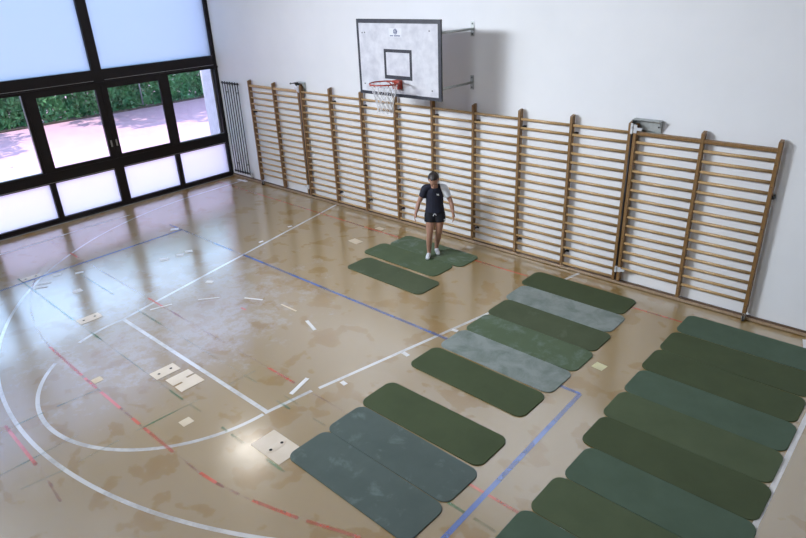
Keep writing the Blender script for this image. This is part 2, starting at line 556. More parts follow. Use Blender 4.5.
strip((5.408, -5.233), (5.514, -4.917), .035, 'thin white tape strip just beside the key line corner nearest the windows')
strip((5.714, -4.573), (5.926, -4.309), .03, 'thin faint white tape strip lying across the chalky floor patch inside the key')
strip((6.265, -4.065), (6.561, -3.923), .035, 'white tape strip at the edge of the window reflection, inside the key')
strip((7.642, -3.921), (7.95, -4.026), .05, 'short white tape strip in the middle of the key, on clean floor')
strip((6.92, -3.832), (7.29, -3.828), .03, 'faded thin tape strip in the key between two brighter white strips', mat='paper')
strip((8.90, -5.231), (8.80, -4.882), .055, 'bright white tape strip beside the key line, near the lower dark olive mat')
G = 'white tape tabs along the key line'
strip((9.351, -3.677), (9.464, -3.695), .06, 'small white tape tab by the key line between the middle and lower mats', cat='tape')
strip((9.50, -2.80), (9.591, -2.783), .06, 'small white tape tab by the key line touching the faded grey-green mats')
strip((9.195, -4.66), (9.285, -4.67), .06, 'small white tape tab by the key line, nearest the lower left mats')
strip((4.497, -2.487), (4.498, -2.391), .05, 'small white tape tab on the far key line, in the window reflection')
strip((4.288, -1.603), (4.311, -1.516), .05, 'small white tape tab on the far key line, nearest the wall bars')
strip((.436, -.184), (.791, -.153), .09, 'white paper strip lying on the floor under the radiator', 'paper_strip', 'paper')
strip((13.36, -.115), (13.42, -.36), .10, 'white paper strip on the floor at the right edge, behind the furthest mat', 'paper_strip', 'paper')
strip((2.933, -6.029), (3.023, -5.822), .06, 'longer of two parallel pale tape strips in the left window reflection')
strip((3.05, -6.111), (3.15, -5.926), .06, 'shorter of two parallel pale tape strips in the left window reflection, nearer the camera')
strip((2.755, -5.697), (2.80, -5.559), .11, 'pale square tape patch on the blue line, left side', 'tape_patch')
strip((2.991, -5.40), (3.043, -5.27), .08, 'small pale tape patch at the green line in the left window reflection', 'tape_patch')
strip((3.763, -5.749), (3.768, -5.605), .14, 'pale tape patch alone in the middle of the left window reflection', 'tape_patch')
strip((3.708, -4.153), (3.765, -4.003), .12, 'nearest of three pale tape patches in a row in the window reflection', 'tape_patch')
strip((3.747, -3.843), (3.822, -3.728), .11, 'middle of three pale tape patches in a row in the window reflection', 'tape_patch')
strip((3.732, -3.641), (3.785, -3.517), .11, 'furthest of three pale tape patches in a row in the window reflection', 'tape_patch')
strip((2.381, -3.19), (2.468, -3.055), .12, 'pale tape patch at the corner of the blue court line near the windows', 'tape_patch')
strip((5.218, -4.116), (5.33, -4.05), .08, 'small pale tape patch just inside the far key line', 'tape_patch')
strip((5.86, -1.29), (6.12, -1.32), .17, 'cream paper patch on the floor left of the walking person', 'paper_patch', 'paper', 'paper')
strip((5.82, -.53), (6.01, -.54), .13, 'cream paper patch on the red line close to the wall bars', 'paper_patch', 'paper', 'paper')
strip((11.45, -2.36), (11.60, -2.375), .14, 'small pale yellow paper square between the middle mats and the right hand row', 'paper_square', 'paper', 'yellow_paper')
strip((8.305, -6.34), (8.43, -6.34), .135, 'cream paper rectangle just inside the free throw half circle', 'paper_patch', 'paper', 'paper')
strip((6.62, -6.63), (6.74, -6.63), .12, 'pale worn paper patch on the red dashes inside the free throw circle', 'paper_patch', 'paper', 'paper')

def cover(name, c, sx, sy, label, kind='holes'):
    root = empty(name, (c[0], c[1], 0))
    tag(root, label, 'floor cover')
    b = bmesh.new()
    if kind == 'slots':
        # plate with one slot cut in from each side
        xs = [-sx / 2, -sx / 2 + .14, -sx / 2 + .175, -sx / 2 + .195, -sx / 2 + .23, sx / 2]
        def sl(x0, x1, y0, y1): bbox_bm(b, x0, x1, y0, y1, .0025, .0055, bev=.001, seg=1)
        sl(xs[0], xs[1], -sy / 2, sy / 2); sl(xs[1], xs[2], -sy / 2, sy / 2 - .12)
        sl(xs[2], xs[3], -sy / 2, sy / 2)
        sl(xs[3], xs[4], -sy / 2 + .12, sy / 2); sl(xs[4], xs[5], -sy / 2, sy / 2)
        obj('plate', b, M['plate'], root)
        return root
    bbox_bm(b, -sx / 2, sx / 2, -sy / 2, sy / 2, .0025, .0055, bev=.001, seg=1)
    obj('plate', b, M['plate'], root)
    if kind == 'raised':
        b = bmesh.new()
        tb = bmesh.new()
        bmesh.ops.create_uvsphere(tb, u_segments=24, v_segments=12, radius=1)
        bmesh.ops.transform(tb, matrix=Matrix.Translation((0, 0, .004)) @ Matrix.Diagonal((.055, .135, .008, 1)), verts=tb.verts)
        merge(b, tb)
        obj('raised_cap', b, M['plate'], root, True)
    for s in (-1, 1):
        b = bmesh.new()
        tb = bmesh.new()
        bmesh.ops.create_cone(tb, cap_ends=True, segments=14, radius1=.018, radius2=.018, depth=.002)
        zz = .0068 if kind != 'raised' else .0112
        bmesh.ops.transform(tb, matrix=Matrix.Translation((0, s * (.085 if kind != 'raised' else .075), zz)), verts=tb.verts)
        merge(b, tb)
        obj('finger_hole', b, M['hole'], root)
    return root
cover('floor_socket_cover', (7.20, -5.965), .21, .34, 'rectangular cream floor cover with two dark holes beside the slotted cover')
cover('floor_socket_cover', (7.595, -5.905), .40, .33, 'cream floor cover with two slots cut in from its edges', 'slots')
cover('floor_socket_cover', (9.53, -5.935), .50, .32, 'large square cream floor cover with raised oval cap touching the lower left mat', 'raised')
cover('floor_socket_cover', (4.91, -5.97), .20, .34, 'pale floor cover with two dark holes just outside the free throw half circle')
cover('floor_socket_cover', (2.52, -5.98), .16, .31, 'pale floor cover furthest left, in the window reflection on the blue line')

# ------------------------------------------------------------------ exercise mats
ML, MW, MR, MT = 1.74, .566, .115, .012
def mat_mesh():
    b = bmesh.new()
    pts = []
    for sx, sy, a0 in ((1, 1, 0), (-1, 1, 90), (-1, -1, 180), (1, -1, 270)):
        for i in range(11):
            a = math.radians(a0 + 9 * i)
            pts.append((sx * (ML / 2 - MR) + MR * math.cos(a), sy * (MW / 2 - MR) + MR * math.sin(a)))
    prof = [(0, 0), (0, .008), (.002, .011), (.006, .012)]
    rings = []
    for ins, z in prof:
        ring = []
        for x, y in pts:
            cx = max(-(ML / 2 - MR), min(ML / 2 - MR, x)); cy = max(-(MW / 2 - MR), min(MW / 2 - MR, y))
            d = Vector((x - cx, y - cy)); k = (d.length - ins) / d.length
            ring.append(b.verts.new((cx + d.x * k, cy + d.y * k, z)))
        rings.append(ring)
    n = len(pts)
    for a, c in zip(rings, rings[1:]):
        for i in range(n):
            b.faces.new((a[i], a[(i + 1) % n], c[(i + 1) % n], c[i]))
    b.faces.new(rings[-1]); b.faces.new(rings[0][::-1])
    return b
mat_cache = {}
def gym_mat(x, y, rz, m, label, group):
    if m not in mat_cache:
        o = obj('exercise_mat', mat_mesh(), M[m])
        mat_cache[m] = o
    else:
        o = mat_cache[m].copy(); COL.objects.link(o)
    o.location = (x, y, .003); o.rotation_euler = (0, 0, rz)
    tag(o, label, 'mat', group)
    return o
GA, GB, GC, GD = 'mats around the walking person', 'middle stack of six mats', 'three mats in the lower row', 'right hand row of mats'
gym_mat(7.584, -1.992, -.017, 'mat_olive', 'olive mat lying alone in front of the person, a strip of floor between', GA)
gym_mat(7.349, -1.337, -.016, 'mat_blotch', 'olive mat the person stands on, the nearer of two touching mats', GA)
gym_mat(7.475, -.766, -.011, 'mat_patchy', 'green mat behind the person, nearest the wall bars of that group', GA)
gym_mat(10.324, -.684, -.005, 'mat_dark', 'dark olive mat nearest the wall bars in the middle row of six', GB)
gym_mat(10.407, -1.262, .0, 'mat_grey', 'faded grey mat between two olive mats, second from the wall bars', GB)
gym_mat(10.464, -1.834, -.010, 'mat_olive', 'plain olive mat third from the wall bars in the middle row', GB)
gym_mat(10.488, -2.407, -.008, 'mat_patchy', 'olive mat with pale chalky smears, fourth from the wall bars in the middle row', GB)
gym_mat(10.483, -2.982, -.015, 'mat_grey', 'faded pale grey mat beside the plain dark mat, nearer the camera of two grey ones', GB)
gym_mat(10.462, -3.582, -.014, 'mat_dark', 'plain dark olive mat ending the middle row on the camera side', GB)
gym_mat(10.546, -4.538, .004, 'mat_dark', 'dark olive mat beside two slate grey mats, ochre scuffed corner', GC)
gym_mat(10.596, -5.126, -.010, 'mat_slate', 'slate grey-green mat between the dark olive mat and another slate mat', GC)
gym_mat(10.608, -5.70, -.016, 'mat_slate', 'slate grey-green mat touching the large cream floor cover', GC)
ry = [('mat_bluegreen', 12.798, -.645, .0, 'blue-green mat at the far end of the right row, by the wall'),
      ('mat_dark', 12.795, -1.233, .0, 'dark olive mat second from the wall in the right row'),
      ('mat_dark', 12.791, -1.812, -.012, 'dark olive mat third from the wall in the right row'),
      ('mat_bluegreen', 12.822, -2.386, -.006, 'blue-green mat fourth from the wall in the right row'),
      ('mat_mid', 12.827, -2.956, -.003, 'mid green mat fifth from the wall in the right row'),
      ('mat_dark', 12.86, -3.527, -.008, 'dark olive mat sixth from the wall, before a blue-green one, in the right row'),
      ('mat_bluegreen', 12.925, -4.10, -.008, 'blue-green mat seventh from the wall in the right row'),
      ('mat_mid', 12.93, -4.675, -.004, 'mid green mat second from the camera end of the right row'),
      ('mat_bluegreen', 12.90, -5.25, .0, 'blue-green mat nearest the camera, cut off by the bottom edge')]
for m, x, y, rz, lab in ry:
    o = gym_mat(x, y, rz, m, lab, GD)
    if lab.startswith('blue-green mat seventh'):
        o.scale.x = .95      # a shorter mat

# ------------------------------------------------------------------ wall bars
FY = -.13          # front face of the uprights
def upright_bm(z0=.095, z1=2.57, x=0, w=.046, d=.09, fy=FY):
    b = bmesh.new()
    # upright with a slanted top and small pilot holes on its front
    vs = bx(b, x - w / 2, x + w / 2, fy, fy + d, z0, z1)
    for v in vs[6:8]:
        v.co.z += .022
    bmesh.ops.bevel(b, geom=b.edges[:], offset=.004, segments=2, affect='EDGES', profile=.5)
    h = holes_bm(x, [.25 + .286 * j for j in range(8)], fy)
    for f in h.faces:
        f.material_index = 1
    merge(b, h)
    return b
def holes_bm(x, zs, fy=FY):
    b = bmesh.new()
    for z in zs:
        t = bmesh.new()
        bmesh.ops.create_cone(t, cap_ends=True, segments=8, radius1=.006, radius2=.006, depth=.002)
        bmesh.ops.transform(t, matrix=Matrix.Translation((x, fy - .0006, z)) @ Matrix.Rotation(PI / 2, 4, 'X'), verts=t.verts)
        merge(b, t)
    return b
def rung_bm(L):
    b = bmesh.new()
    tube(b, [(-L / 2, 0, 0), (L / 2, 0, 0)], .0165, 12, rx=.021)
    return b
def bracket_bm():
    b = bmesh.new()
    bbox_bm(b, .024, .030, -.07, .0, -.02, .02, bev=.002, seg=1)
    bbox_bm(b, .024, .075, -.006, 0, -.02, .02, bev=.002, seg=1)
    return b

SP = .918
X0 = 3.279 + .023
main = empty('wall_bars', (X0, 0, 0))
tag(main, 'long run of eight fixed wooden wall bar bays between the two hinged end sections', 'wall bars')
proto_up = None; proto_br = None
for i in range(9):
    if proto_up is None:
        o = proto_up = obj('upright', upright_bm(), [M['wood'], M['hole']], main)
    else:
        o = proto_up.copy(); COL.objects.link(o); o.parent = main
    o.location = (SP * i, 0, 0)
    if 0 < i < 9:
        for z in (2.30, .33):
            if proto_br is None:
                q = proto_br = obj('steel_bracket', bracket_bm(), M['blackmetal'], main)
            else:
                q = proto_br.copy(); COL.objects.link(q); q.parent = main
            q.location = (SP * i, 0, z)
RZS = [2.435 - .1435 * k for k in range(17)]
order = [(7 - j, k) for j in range(8) for k in range(17)]
proto_r = None
rest = bmesh.new()
RL = SP - .03
for c, (bay, k) in enumerate(order):
    loc = (SP * (bay + .5), -.10, RZS[k])
    if c < 100:
        if proto_r is None:
            o = proto_r = obj('rung', rung_bm(RL), M['rung'], main, True)
        else:
            o = proto_r.copy(); COL.objects.link(o); o.parent = main
        o.location = loc
    else:
        t = rung_bm(RL); bmesh.ops.translate(t, vec=loc, verts=t.verts); merge(rest, t)
o = obj('rungs', rest, M['rung'], main, True); o['kind'] = 'stuff'

def hinged(name, xs, hinge_right, label):
    """two-bay swinging section: three uprights, thick top rails, rungs, a castor under the free end"""
    root = empty(name, (xs[0], 0, 0))
    tag(root, label, 'wall bars')
    free = 0 if hinge_right else 2
    for i, x in enumerate(xs):
        z0 = .14 if i == free else .105
        u = obj('upright', upright_bm(z0, 2.545), [M['wood'], M['hole']], root); u.location = (x - xs[0], 0, 0)
    for a, c in zip(xs, xs[1:]):
        mid = (a + c) / 2 - xs[0]; L = c - a - .04
        b = bmesh.new(); bbox_bm(b, -L / 2, L / 2, -.035, .025, -.026, .026, bev=.008)
        r = obj('top_rail', b, M['rung'] if hinge_right else M['wood'], root); r.location = (mid, -.085, 2.435)
        first = None
        for k in range(15):
            if first is None:
                r = first = obj('rung', rung_bm(L + .01), M['rung'], root, True)
            else:
                r = first.copy(); COL.objects.link(r); r.parent = root
            r.location = (mid, -.10, 2.305 - .142 * k)
    # castor
    fx = xs[free] - xs[0]
    b = bmesh.new()
    for s in (-1, 1):
        bbox_bm(b, fx + s * .017 - .002, fx + s * .017 + .002, FY + .02, FY + .065, .03, .16, bev=.001, seg=1)
    cf = obj('castor_fork', b, M['steel'], root)
    b = bmesh.new()
    t = bmesh.new(); bmesh.ops.create_cone(t, cap_ends=True, segments=20, radius1=.036, radius2=.036, depth=.024)
    bmesh.ops.transform(t, matrix=Matrix.Translation((fx, FY + .043, .0365)) @ Matrix.Rotation(PI / 2, 4, 'Y'), verts=t.verts)
    merge(b, t)
    obj('castor_wheel', b, M['rubber'], cf)
    # hinge: housing fixed to the wall, pin, upper and lower clamps
    hx = xs[2 if hinge_right else 0] - xs[0]
    s = 1 if hinge_right else -1
    px = hx + s * .043           # pin axis between the two neighbouring uprights
    b = bmesh.new()
    W_ = .26 if hinge_right else .38
    x0, x1 = (px - .02, px + W_) if not hinge_right else (px - W_ + .1, px + .1)
    bbox_bm(b, x0, x1, -.010, 0, 2.44, 2.63, bev=.003, seg=1)              # plate on the wall
    bbox_bm(b, x0, x1, -.12, -.010, 2.618, 2.628, bev=.003, seg=1)         # top shelf
    for xx in (x0, x1 - .008):                                             # gussets
        q = [b.verts.new(p) for p in ((xx, -.010, 2.62), (xx, -.12, 2.62), (xx, -.010, 2.45))]
        q2 = [b.verts.new(v.co + Vector((.008, 0, 0))) for v in q]
        b.faces.new(q); b.faces.new(q2[::-1])
        for i in range(3):
            b.faces.new((q[i], q[(i + 1) % 3], q2[(i + 1) % 3], q2[i]))
    hb = obj('hinge_housing', b, M['steel'], root)
    b = bmesh.new()
    for xx in (x0 + .05, x1 - .05):
        ball(b, (xx, -.012, 2.53), .014, (1, .5, 1), u=10, v=6)
    obj('bolt', b, M['blackmetal'], hb)
    b = bmesh.new(); tube(b, [(px, FY + .005, .12), (px, FY + .005, 2.60)], .011, 10); obj('hinge_pin', b, M['blackmetal'], root, True)
    for z, hh in ((2.50, .075), (.30, .05)):
        b = bmesh.new()
        bbox_bm(b, px - .018, px + .018, FY - .02, FY + .02, z - hh, z + hh, bev=.005)
        bbox_bm(b, hx - .03, hx + .03, FY - .007, FY - .001, z - hh * .8, z + hh * .8, bev=.002, seg=1)
        bbox_bm(b, min(hx, hx - s * .10), max(hx, hx - s * .10), FY - .009, FY - .003, z - .022, z + .022, bev=.002, seg=1)
        ball(b, (px, FY - .02, z + .02), .014, u=10, v=6)
        obj('hinge_clamp', b, M['zinc'], root)
    if hinge_right:
        b = bmesh.new(); tube(b, [(hx - .19, FY - .02, 2.60), (hx + .06, FY - .02, 2.63)], .012, 8); ball(b, (hx - .19, FY - .02, 2.60), .02)
        obj('locking_lever', b, M['blackmetal'], root, True)
    # stop catches on the wall
    b = bmesh.new(); bbox_bm(b, fx + .024, fx + .05, -.09, 0, 1.80, 1.85, bev=.004); obj('catch', b, M['blackmetal'], root)
hinged('hinged_wall_bars', [1.398, 2.318, 3.222], True, 'hinged two-bay section of wooden wall bars beside the radiator')
hinged('hinged_wall_bars', [10.725, 11.645, 12.563], False, 'hinged two-bay section of wooden wall bars at the right, castor under its free end')

# ------------------------------------------------------------------ radiator
root = empty('radiator', (.53, 0, 0))
tag(root, 'tall dark tube radiator on the wall beside the window', 'radiator')
for s, z in ((1, 2.42), (-1, .19)):
    b = bmesh.new(); tube(b, [(-.35, -.06, z), (.35, -.06, z)], .018, 12)
    for k in range(7):
        ball(b, (-.32 + k * .107, -.06, z), .024, (1, 1, 1.6), u=10, v=8)
    obj('header', b, M['blackmetal'], root, True)
pt = None
for k in range(7):
    for yy in (-.06,):
        if pt is None:
            b = bmesh.new(); tube(b, [(0, -.06, .19), (0, -.06, 2.42)], .0115, 10)
            o = pt = obj('tube', b, M['blackmetal'], root, True)
        else:
            o = pt.copy(); COL.objects.link(o); o.parent = root
        o.location = (-.32 + k * .107, 0, 0)
for x in (-.2, .2):
    for z in (2.2, .4):
        b = bmesh.new(); bbox_bm(b, x - .02, x + .02, -.05, 0, z - .015, z + .015, bev=.003); obj('mount_clip', b, M['steel'], root)
b = bmesh.new(); tube(b, [(.35, -.06, .19), (.38, -.06, .19), (.38, -.06, .10), (.38, -.0, .10)], .014, 8); ball(b, (.38, -.06, .19), .03)
obj('valve', b, M['steel'], root, True)

# ------------------------------------------------------------------ basketball hoop
BY = -1.06
hoop = empty('basketball_hoop', (7.08, 0, 0))
tag(hoop, 'wall mounted basketball backboard with red rim and white net', 'basketball hoop')
bx0, bx1, bz0, bz1 = -.925, .885, 2.78, 3.985
b = bmesh.new(); bbox_bm(b, bx0, bx1, BY, BY + .03, bz0, bz1, bev=.004)
board = obj('backboard', b, M['board'], hoop)
b = bmesh.new()
t_ = .07
for a in ((bx0, bx1, bz1 - .062, bz1), (bx0, bx1, bz0, bz0 + .052), (bx0, bx0 + .045, bz0 + .052, bz1 - .062), (bx1 - .055, bx1, bz0 + .052, bz1 - .062)):
    bx(b, a[0] - .001, a[1] + .001, BY - .003, BY + .0305, a[2], a[3])
obj('border', b, M['border'], board)
b = bmesh.new()
ix0, ix1, iz0, iz1 = -.32, .29, 3.06, 3.53
for a in ((ix0, ix1, iz1 - .05, iz1), (ix0, ix1, iz0, iz0 + .06), (ix0, ix0 + .045, iz0 + .06, iz1 - .05), (ix1 - .05, ix1, iz0 + .06, iz1 - .05)):
    bx(b, a[0], a[1], BY - .002, BY, a[2], a[3])
obj('target_rectangle', b, M['border'], board)
b = bmesh.new(); bx(b, -.19, .09, BY - .002, BY, 3.715, 3.85); st = obj('sticker', b, M['sticker'], board)
b = bmesh.new()
cxs, czs = -.045, 3.80
for a0, a1, rr, ww in ((0, 360, .038, .010), (-60, 120, .024, .012), (130, 290, .021, .012), (-50, 60, .009, .013)):
    n = max(8, int((a1 - a0) / 15))
    P = [(cxs + rr * math.cos(math.radians(a0 + (a1 - a0) * i / n)), BY - .003, czs + rr * math.sin(math.radians(a0 + (a1 - a0) * i / n))) for i in range(n + (0 if a1 - a0 == 360 else 1))]
    tube(b, P, ww / 2, 6, close=(a1 - a0 == 360))
for v in b.verts:
    v.co.y = BY - .003 + (v.co.y - BY + .003) * .15
obj('ball_emblem', b, M['navy_ink'], st)
b = bmesh.new()
x = -.16
for wd in (4, 8):
    for k in range(wd):
        h = .015 + .003 * ((k * 7 + wd) % 2)
        bx(b, x, x + .012, BY - .0035, BY - .002, 3.728, 3.728 + h); x += .0165
    x += .02
obj('lettering', b, M['navy_ink'], st)
b = bmesh.new()
for px, pz in ((-.80, 3.77), (-.74, 3.775), (.66, 3.82), (.70, 2.93), (-.80, 2.95)):
    ball(b, (px, BY - .002, pz), .012, (1, .4, 1), u=8, v=6)
obj('bolt_heads', b, M['blackmetal'], board)
# support arms, wall plates
for s in (-1, 1):
    for z in (3.775, 2.925):
        ax = .705 * s
        b = bmesh.new(); tube(b, [(ax, -.01, z), (ax, BY + .03, z)], .021, 10)
        a_ = obj('support_arm', b, M['steel'], hoop, True)
        b = bmesh.new(); bbox_bm(b, ax - .035, ax + .035, -.012, 0, z - .115, z + .115, bev=.003, seg=1); tube(b, [(ax, -.02, z), (ax, -.012, z)], .03, 12)
        p_ = obj('mounting_plate', b, M['steel'], a_)
        b = bmesh.new()
        for dz in (-.08, .08):
            ball(b, (ax, -.014, z + dz), .014, (1, .6, 1), u=8, v=6)
        obj('bolt', b, M['blackmetal'], p_)
# rim bracket, rim, net
RC = Vector((-.0, BY - .36, 3.05)); RR = .238
b = bmesh.new()
bbox_bm(b, -.07, .07, BY - .10, BY, 2.92, 3.06, bev=.006)
rb = obj('rim_bracket', b, M['rim'], hoop)
b = bmesh.new()
N = 48
tube(b, [(RC.x + RR * math.cos(2 * PI * i / N), RC.y + RR * math.sin(2 * PI * i / N), RC.z) for i in range(N)], .0115, 10, close=True)
for s in (-1, 1):
    tube(b, [(RC.x + s * .05, BY - .09, 3.045), (RC.x + s * .13, RC.y + .19, 3.045)], .011, 8)
    tube(b, [(RC.x + s * .05, BY - .09, 2.96), (RC.x + s * .10, RC.y + .205, 3.037)], .009, 8)
rim = obj('rim', b, M['rim'], hoop, True)
b = bmesh.new()
for k in range(12):
    a = 2 * PI * k / 12
    c, s = math.cos(a), math.sin(a)
    tube(b, [(RC.x + (RR) * c, RC.y + RR * s, RC.z - .008), (RC.x + (RR + .004) * c, RC.y + (RR + .004) * s, RC.z - .03), (RC.x + (RR - .018) * c, RC.y + (RR - .018) * s, RC.z - .02)], .004, 6)
obj('net_hooks', b, M['rim'], rim, True)
b = bmesh.new()
levels = [(0, .215), (-.10, .195), (-.18, .172), (-.25, .150), (-.32, .135), (-.39, .130), (-.44, .135)]
for k in range(12):
    for dirn in (-1, 1):
        P = []
        for i, (dz, r) in enumerate(levels):
            a = 2 * PI * (k + dirn * .5 * i) / 12
            P.append((RC.x + r * math.cos(a), RC.y + r * math.sin(a), RC.z - .02 + dz))
        tube(b, P, .0048, 5)
obj('net', b, M['net'], hoop, True)

# ------------------------------------------------------------------ person
def apply_mods(o):
    dg = bpy.context.evaluated_depsgraph_get()
    me = bpy.data.meshes.new_from_object(o.evaluated_get(dg))
    old = o.data
    o.modifiers.clear()
    o.data = me
    bpy.data.meshes.remove(old)

def skinned(verts, edges, radii, root_i=0, sub=2):
    me = bpy.data.meshes.new('sk')
    me.from_pydata([Vector(v) for v in verts], edges, [])
    o = bpy.data.objects.new('sk', me); COL.objects.link(o)
    o.modifiers.new('s', 'SKIN')
    for i, r in enumerate(radii):
        d = me.skin_vertices[0].data[i]
        d.radius = (r, r) if isinstance(r, (int, float)) else r
        d.use_root = (i == root_i)
    if sub:
        m = o.modifiers.new('u', 'SUBSURF'); m.levels = sub; m.render_levels = sub
    bpy.context.view_layer.update()
    apply_mods(o)
    bm = bmesh.new(); bm.from_mesh(o.data)
    me2 = o.data
    bpy.data.objects.remove(o); bpy.data.meshes.remove(me2)
    return bm

def limb(bm, nodes, seg=20, n=5, capk=1.0):
    """closed tapered limb through (point, radius or (side, depth)) nodes, rounded ends"""
    P = [Vector(p) for p, r in nodes]
    Rr = [(r, r) if isinstance(r, (int, float)) else r for p, r in nodes]
    pts, rad = [], []
    m = len(P)
    def cr(a, b_, c, d, t):
        return .5 * ((2 * b_) + (c - a) * t + (2 * a - 5 * b_ + 4 * c - d) * t * t + (3 * b_ - a - 3 * c + d) * t ** 3)
    for i in range(m - 1):
        j = [max(i - 1, 0), i, i + 1, min(i + 2, m - 1)]
        for k in range(n):
            t = k / n
            pts.append(cr(*[P[q] for q in j], t))
            rad.append(tuple(cr(*[Rr[q][e] for q in j], t) for e in (0, 1)))
    pts.append(P[-1]); rad.append(Rr[-1])
    # rounded ends
    def cap(p, d, r):
        return [(p + d * min(r) * capk * math.sin(a), (r[0] * math.cos(a), r[1] * math.cos(a))) for a in (1.35, .95, .5)]
    d0 = (pts[0] - pts[1]).normalized(); d1 = (pts[-1] - pts[-2]).normalized()
    A = cap(pts[0], d0, rad[0]); Z = cap(pts[-1], d1, rad[-1])[::-1]
    pts = [a[0] for a in A] + pts + [a[0] for a in Z]; rad = [a[1] for a in A] + rad + [a[1] for a in Z]
    rings = []
    for i, p in enumerate(pts):
        d = (pts[min(i + 1, len(pts) - 1)] - pts[max(i - 1, 0)]).normalized()
        u = Vector((1, 0, 0)); u = (u - d * u.dot(d)).normalized(); w_ = d.cross(u)
        rings.append([bm.verts.new(p + u * rad[i][0] * math.cos(2 * PI * k / seg) + w_ * rad[i][1] * math.sin(2 * PI * k / seg)) for k in range(seg)])
    for a, b_ in zip(rings, rings[1:]):
        for k in range(seg):
            bm.faces.new((a[k], a[(k + 1) % seg], b_[(k + 1) % seg], b_[k]))
    bm.faces.new(rings[0][::-1]); bm.faces.new(rings[-1])

def fuse(name, bm, mat, parent, voxel, smooth_it=6):
    o = obj(name, bm, mat, None, True)
    m = o.modifiers.new('r', 'REMESH'); m.mode = 'VOXEL'; m.voxel_size = voxel; m.use_smooth_shade = True
    if smooth_it:
        s = o.modifiers.new('sm', 'SMOOTH'); s.factor = .5; s.iterations = smooth_it
    bpy.context.view_layer.update()
    apply_mods(o)
    o.data.materials.clear()
    for mm in (mat if isinstance(mat, (list, tuple)) else [mat]):
        o.data.materials.append(mm)
    for p in o.data.polygons:
        p.use_smooth = True
    o.parent = parent
    return o

PX, PY = 7.658, -.906
prz = math.atan2(.646, .763)           # local x = picture right, local -y = towards the camera
person = empty('person', (PX, PY, .015), prz)
tag(person, 'person in navy shirt with a white sleeve and dark shorts walking, head bowed', 'person')
def P3(l, f, z):
    return Vector((l, -f, z))
# skeleton: lateral, forward, height
SK = {
 'pelvis': (P3(0, .03, .865), (.135, .10)), 'belly': (P3(0, .03, .98), (.122, .092)), 'chest': (P3(.0, .03, 1.13), (.132, .098)),
 'upch': (P3(.0, .045, 1.245), (.125, .085)), 'neckb': (P3(0, .075, 1.335), .056), 'neckt': (P3(-.005, .115, 1.40), .048),
 'shL': (P3(-.150, .045, 1.272), .056), 'elL': (P3(-.270, .045, 1.03), .038), 'wrL': (P3(-.330, .13, .855), .025),
 'shR': (P3(.158, .045, 1.268), .056), 'elR': (P3(.278, .045, 1.02), .038), 'wrR': (P3(.315, .125, .83), .025),
 'upL': (P3(-.213, .045, 1.145), .046), 'upR': (P3(.222, .045, 1.14), .045),
 'faL': (P3(-.296, .080, .955), .037), 'faR': (P3(.296, .078, .94), .037),
 'hipL': (P3(-.082, .03, .80), .094), 'thL': (P3(-.090, .085, .62), .074), 'knL': (P3(-.098, .125, .445), .053), 'caL': (P3(-.108, .095, .31), .053), 'anL': (P3(-.118, .055, .085), .034),
 'hipR': (P3(.082, .03, .80), .094), 'thR': (P3(.076, .05, .62), .074), 'knR': (P3(.062, .045, .445), .053), 'caR': (P3(.045, -.03, .31), .053), 'anR': (P3(.018, -.13, .095), .034),
}
CH = [('pelvis', 'belly', 'chest', 'upch'), ('upch', 'neckb', 'neckt'), ('shL', 'upL', 'elL', 'faL', 'wrL'), ('shR', 'upR', 'elR', 'faR', 'wrR'),
      ('hipL', 'thL', 'knL', 'caL', 'anL'), ('hipR', 'thR', 'knR', 'caR', 'anR')]
body = bmesh.new()
for ch in CH:
    limb(body, [SK[k] for k in ch])
for s_ in 'LR':       # shoulder line
    limb(body, [(SK['upch'][0] + Vector((0, 0, .015)), (.06, .06)), (SK['sh' + s_][0], .055)])
# feet (inside the shoes)
def foot_pts(an, toe):
    return SK[an][0], toe
toes = {'L': P3(-.150, .245, .03), 'R': P3(.052, .055, .03)}
for s in 'LR':
    a = SK['an' + s][0]; t = toes[s]
    d = (t - a); d.z = 0; d.normalize()
    heel = Vector((a.x, a.y, .035)) - d * .035
    fb = skinned([a + Vector((0, 0, .03)), Vector((a.x, a.y, .055)), heel, Vector((a.x, a.y, .04)) + d * .09, t], [(0, 1), (1, 2), (1, 3), (3, 4)], [.032, .034, .03, .03, .024], 1)
    merge(body, fb)
# hands: palm, four fingers, thumb
def hand(side, s):
    w = SK['wr' + side][0]
    dn = (w - SK['fa' + side][0]).normalized()
    dn = (dn + Vector((0, 0, -.35))).normalized()
    fwd = Vector((0, -1, 0)); fwd = (fwd - dn * fwd.dot(dn)).normalized()      # thumb side faces forward
    inn = dn.cross(fwd).normalized()
    if inn.x * s > 0: inn = -inn                                              # palm faces the thigh
    bmh = skinned([w, w + dn * .035, w + dn * .075], [(0, 1), (1, 2)], [(.022, .018), (.034, .016), (.038, .014)], 0)
    merge(body, bmh)
    b2 = bmesh.new(); rotm = Matrix((inn, fwd, dn)).transposed()
    ball(b2, w + dn * .052, 1, (.016, .038, .05), rotm)
    merge(body, b2)
    for j, (off, ln) in enumerate(((.029, .066), (.010, .075), (-.009, .070), (-.027, .054))):
        base = w + dn * .08 + fwd * off
        p1 = base + dn * ln * .45 + inn * .006
        p2 = p1 + dn * ln * .32 + inn * .016
        p3 = p2 + dn * ln * .22 + inn * .016
        merge(body, skinned([base - dn * .02, base, p1, p2, p3], [(0, 1), (1, 2), (2, 3), (3, 4)], [.009, .0095, .009, .008, .007], 0, 1))
    tb = w + dn * .028 + fwd * .028
    merge(body, skinned([tb - fwd * .012, tb, tb + dn * .028 + fwd * .018 + inn * .008, tb + dn * .055 + fwd * .022 + inn * .016], [(0, 1), (1, 2), (2, 3)], [.012, .012, .010, .008], 0, 1))
hand('L', -1); hand('R', 1)
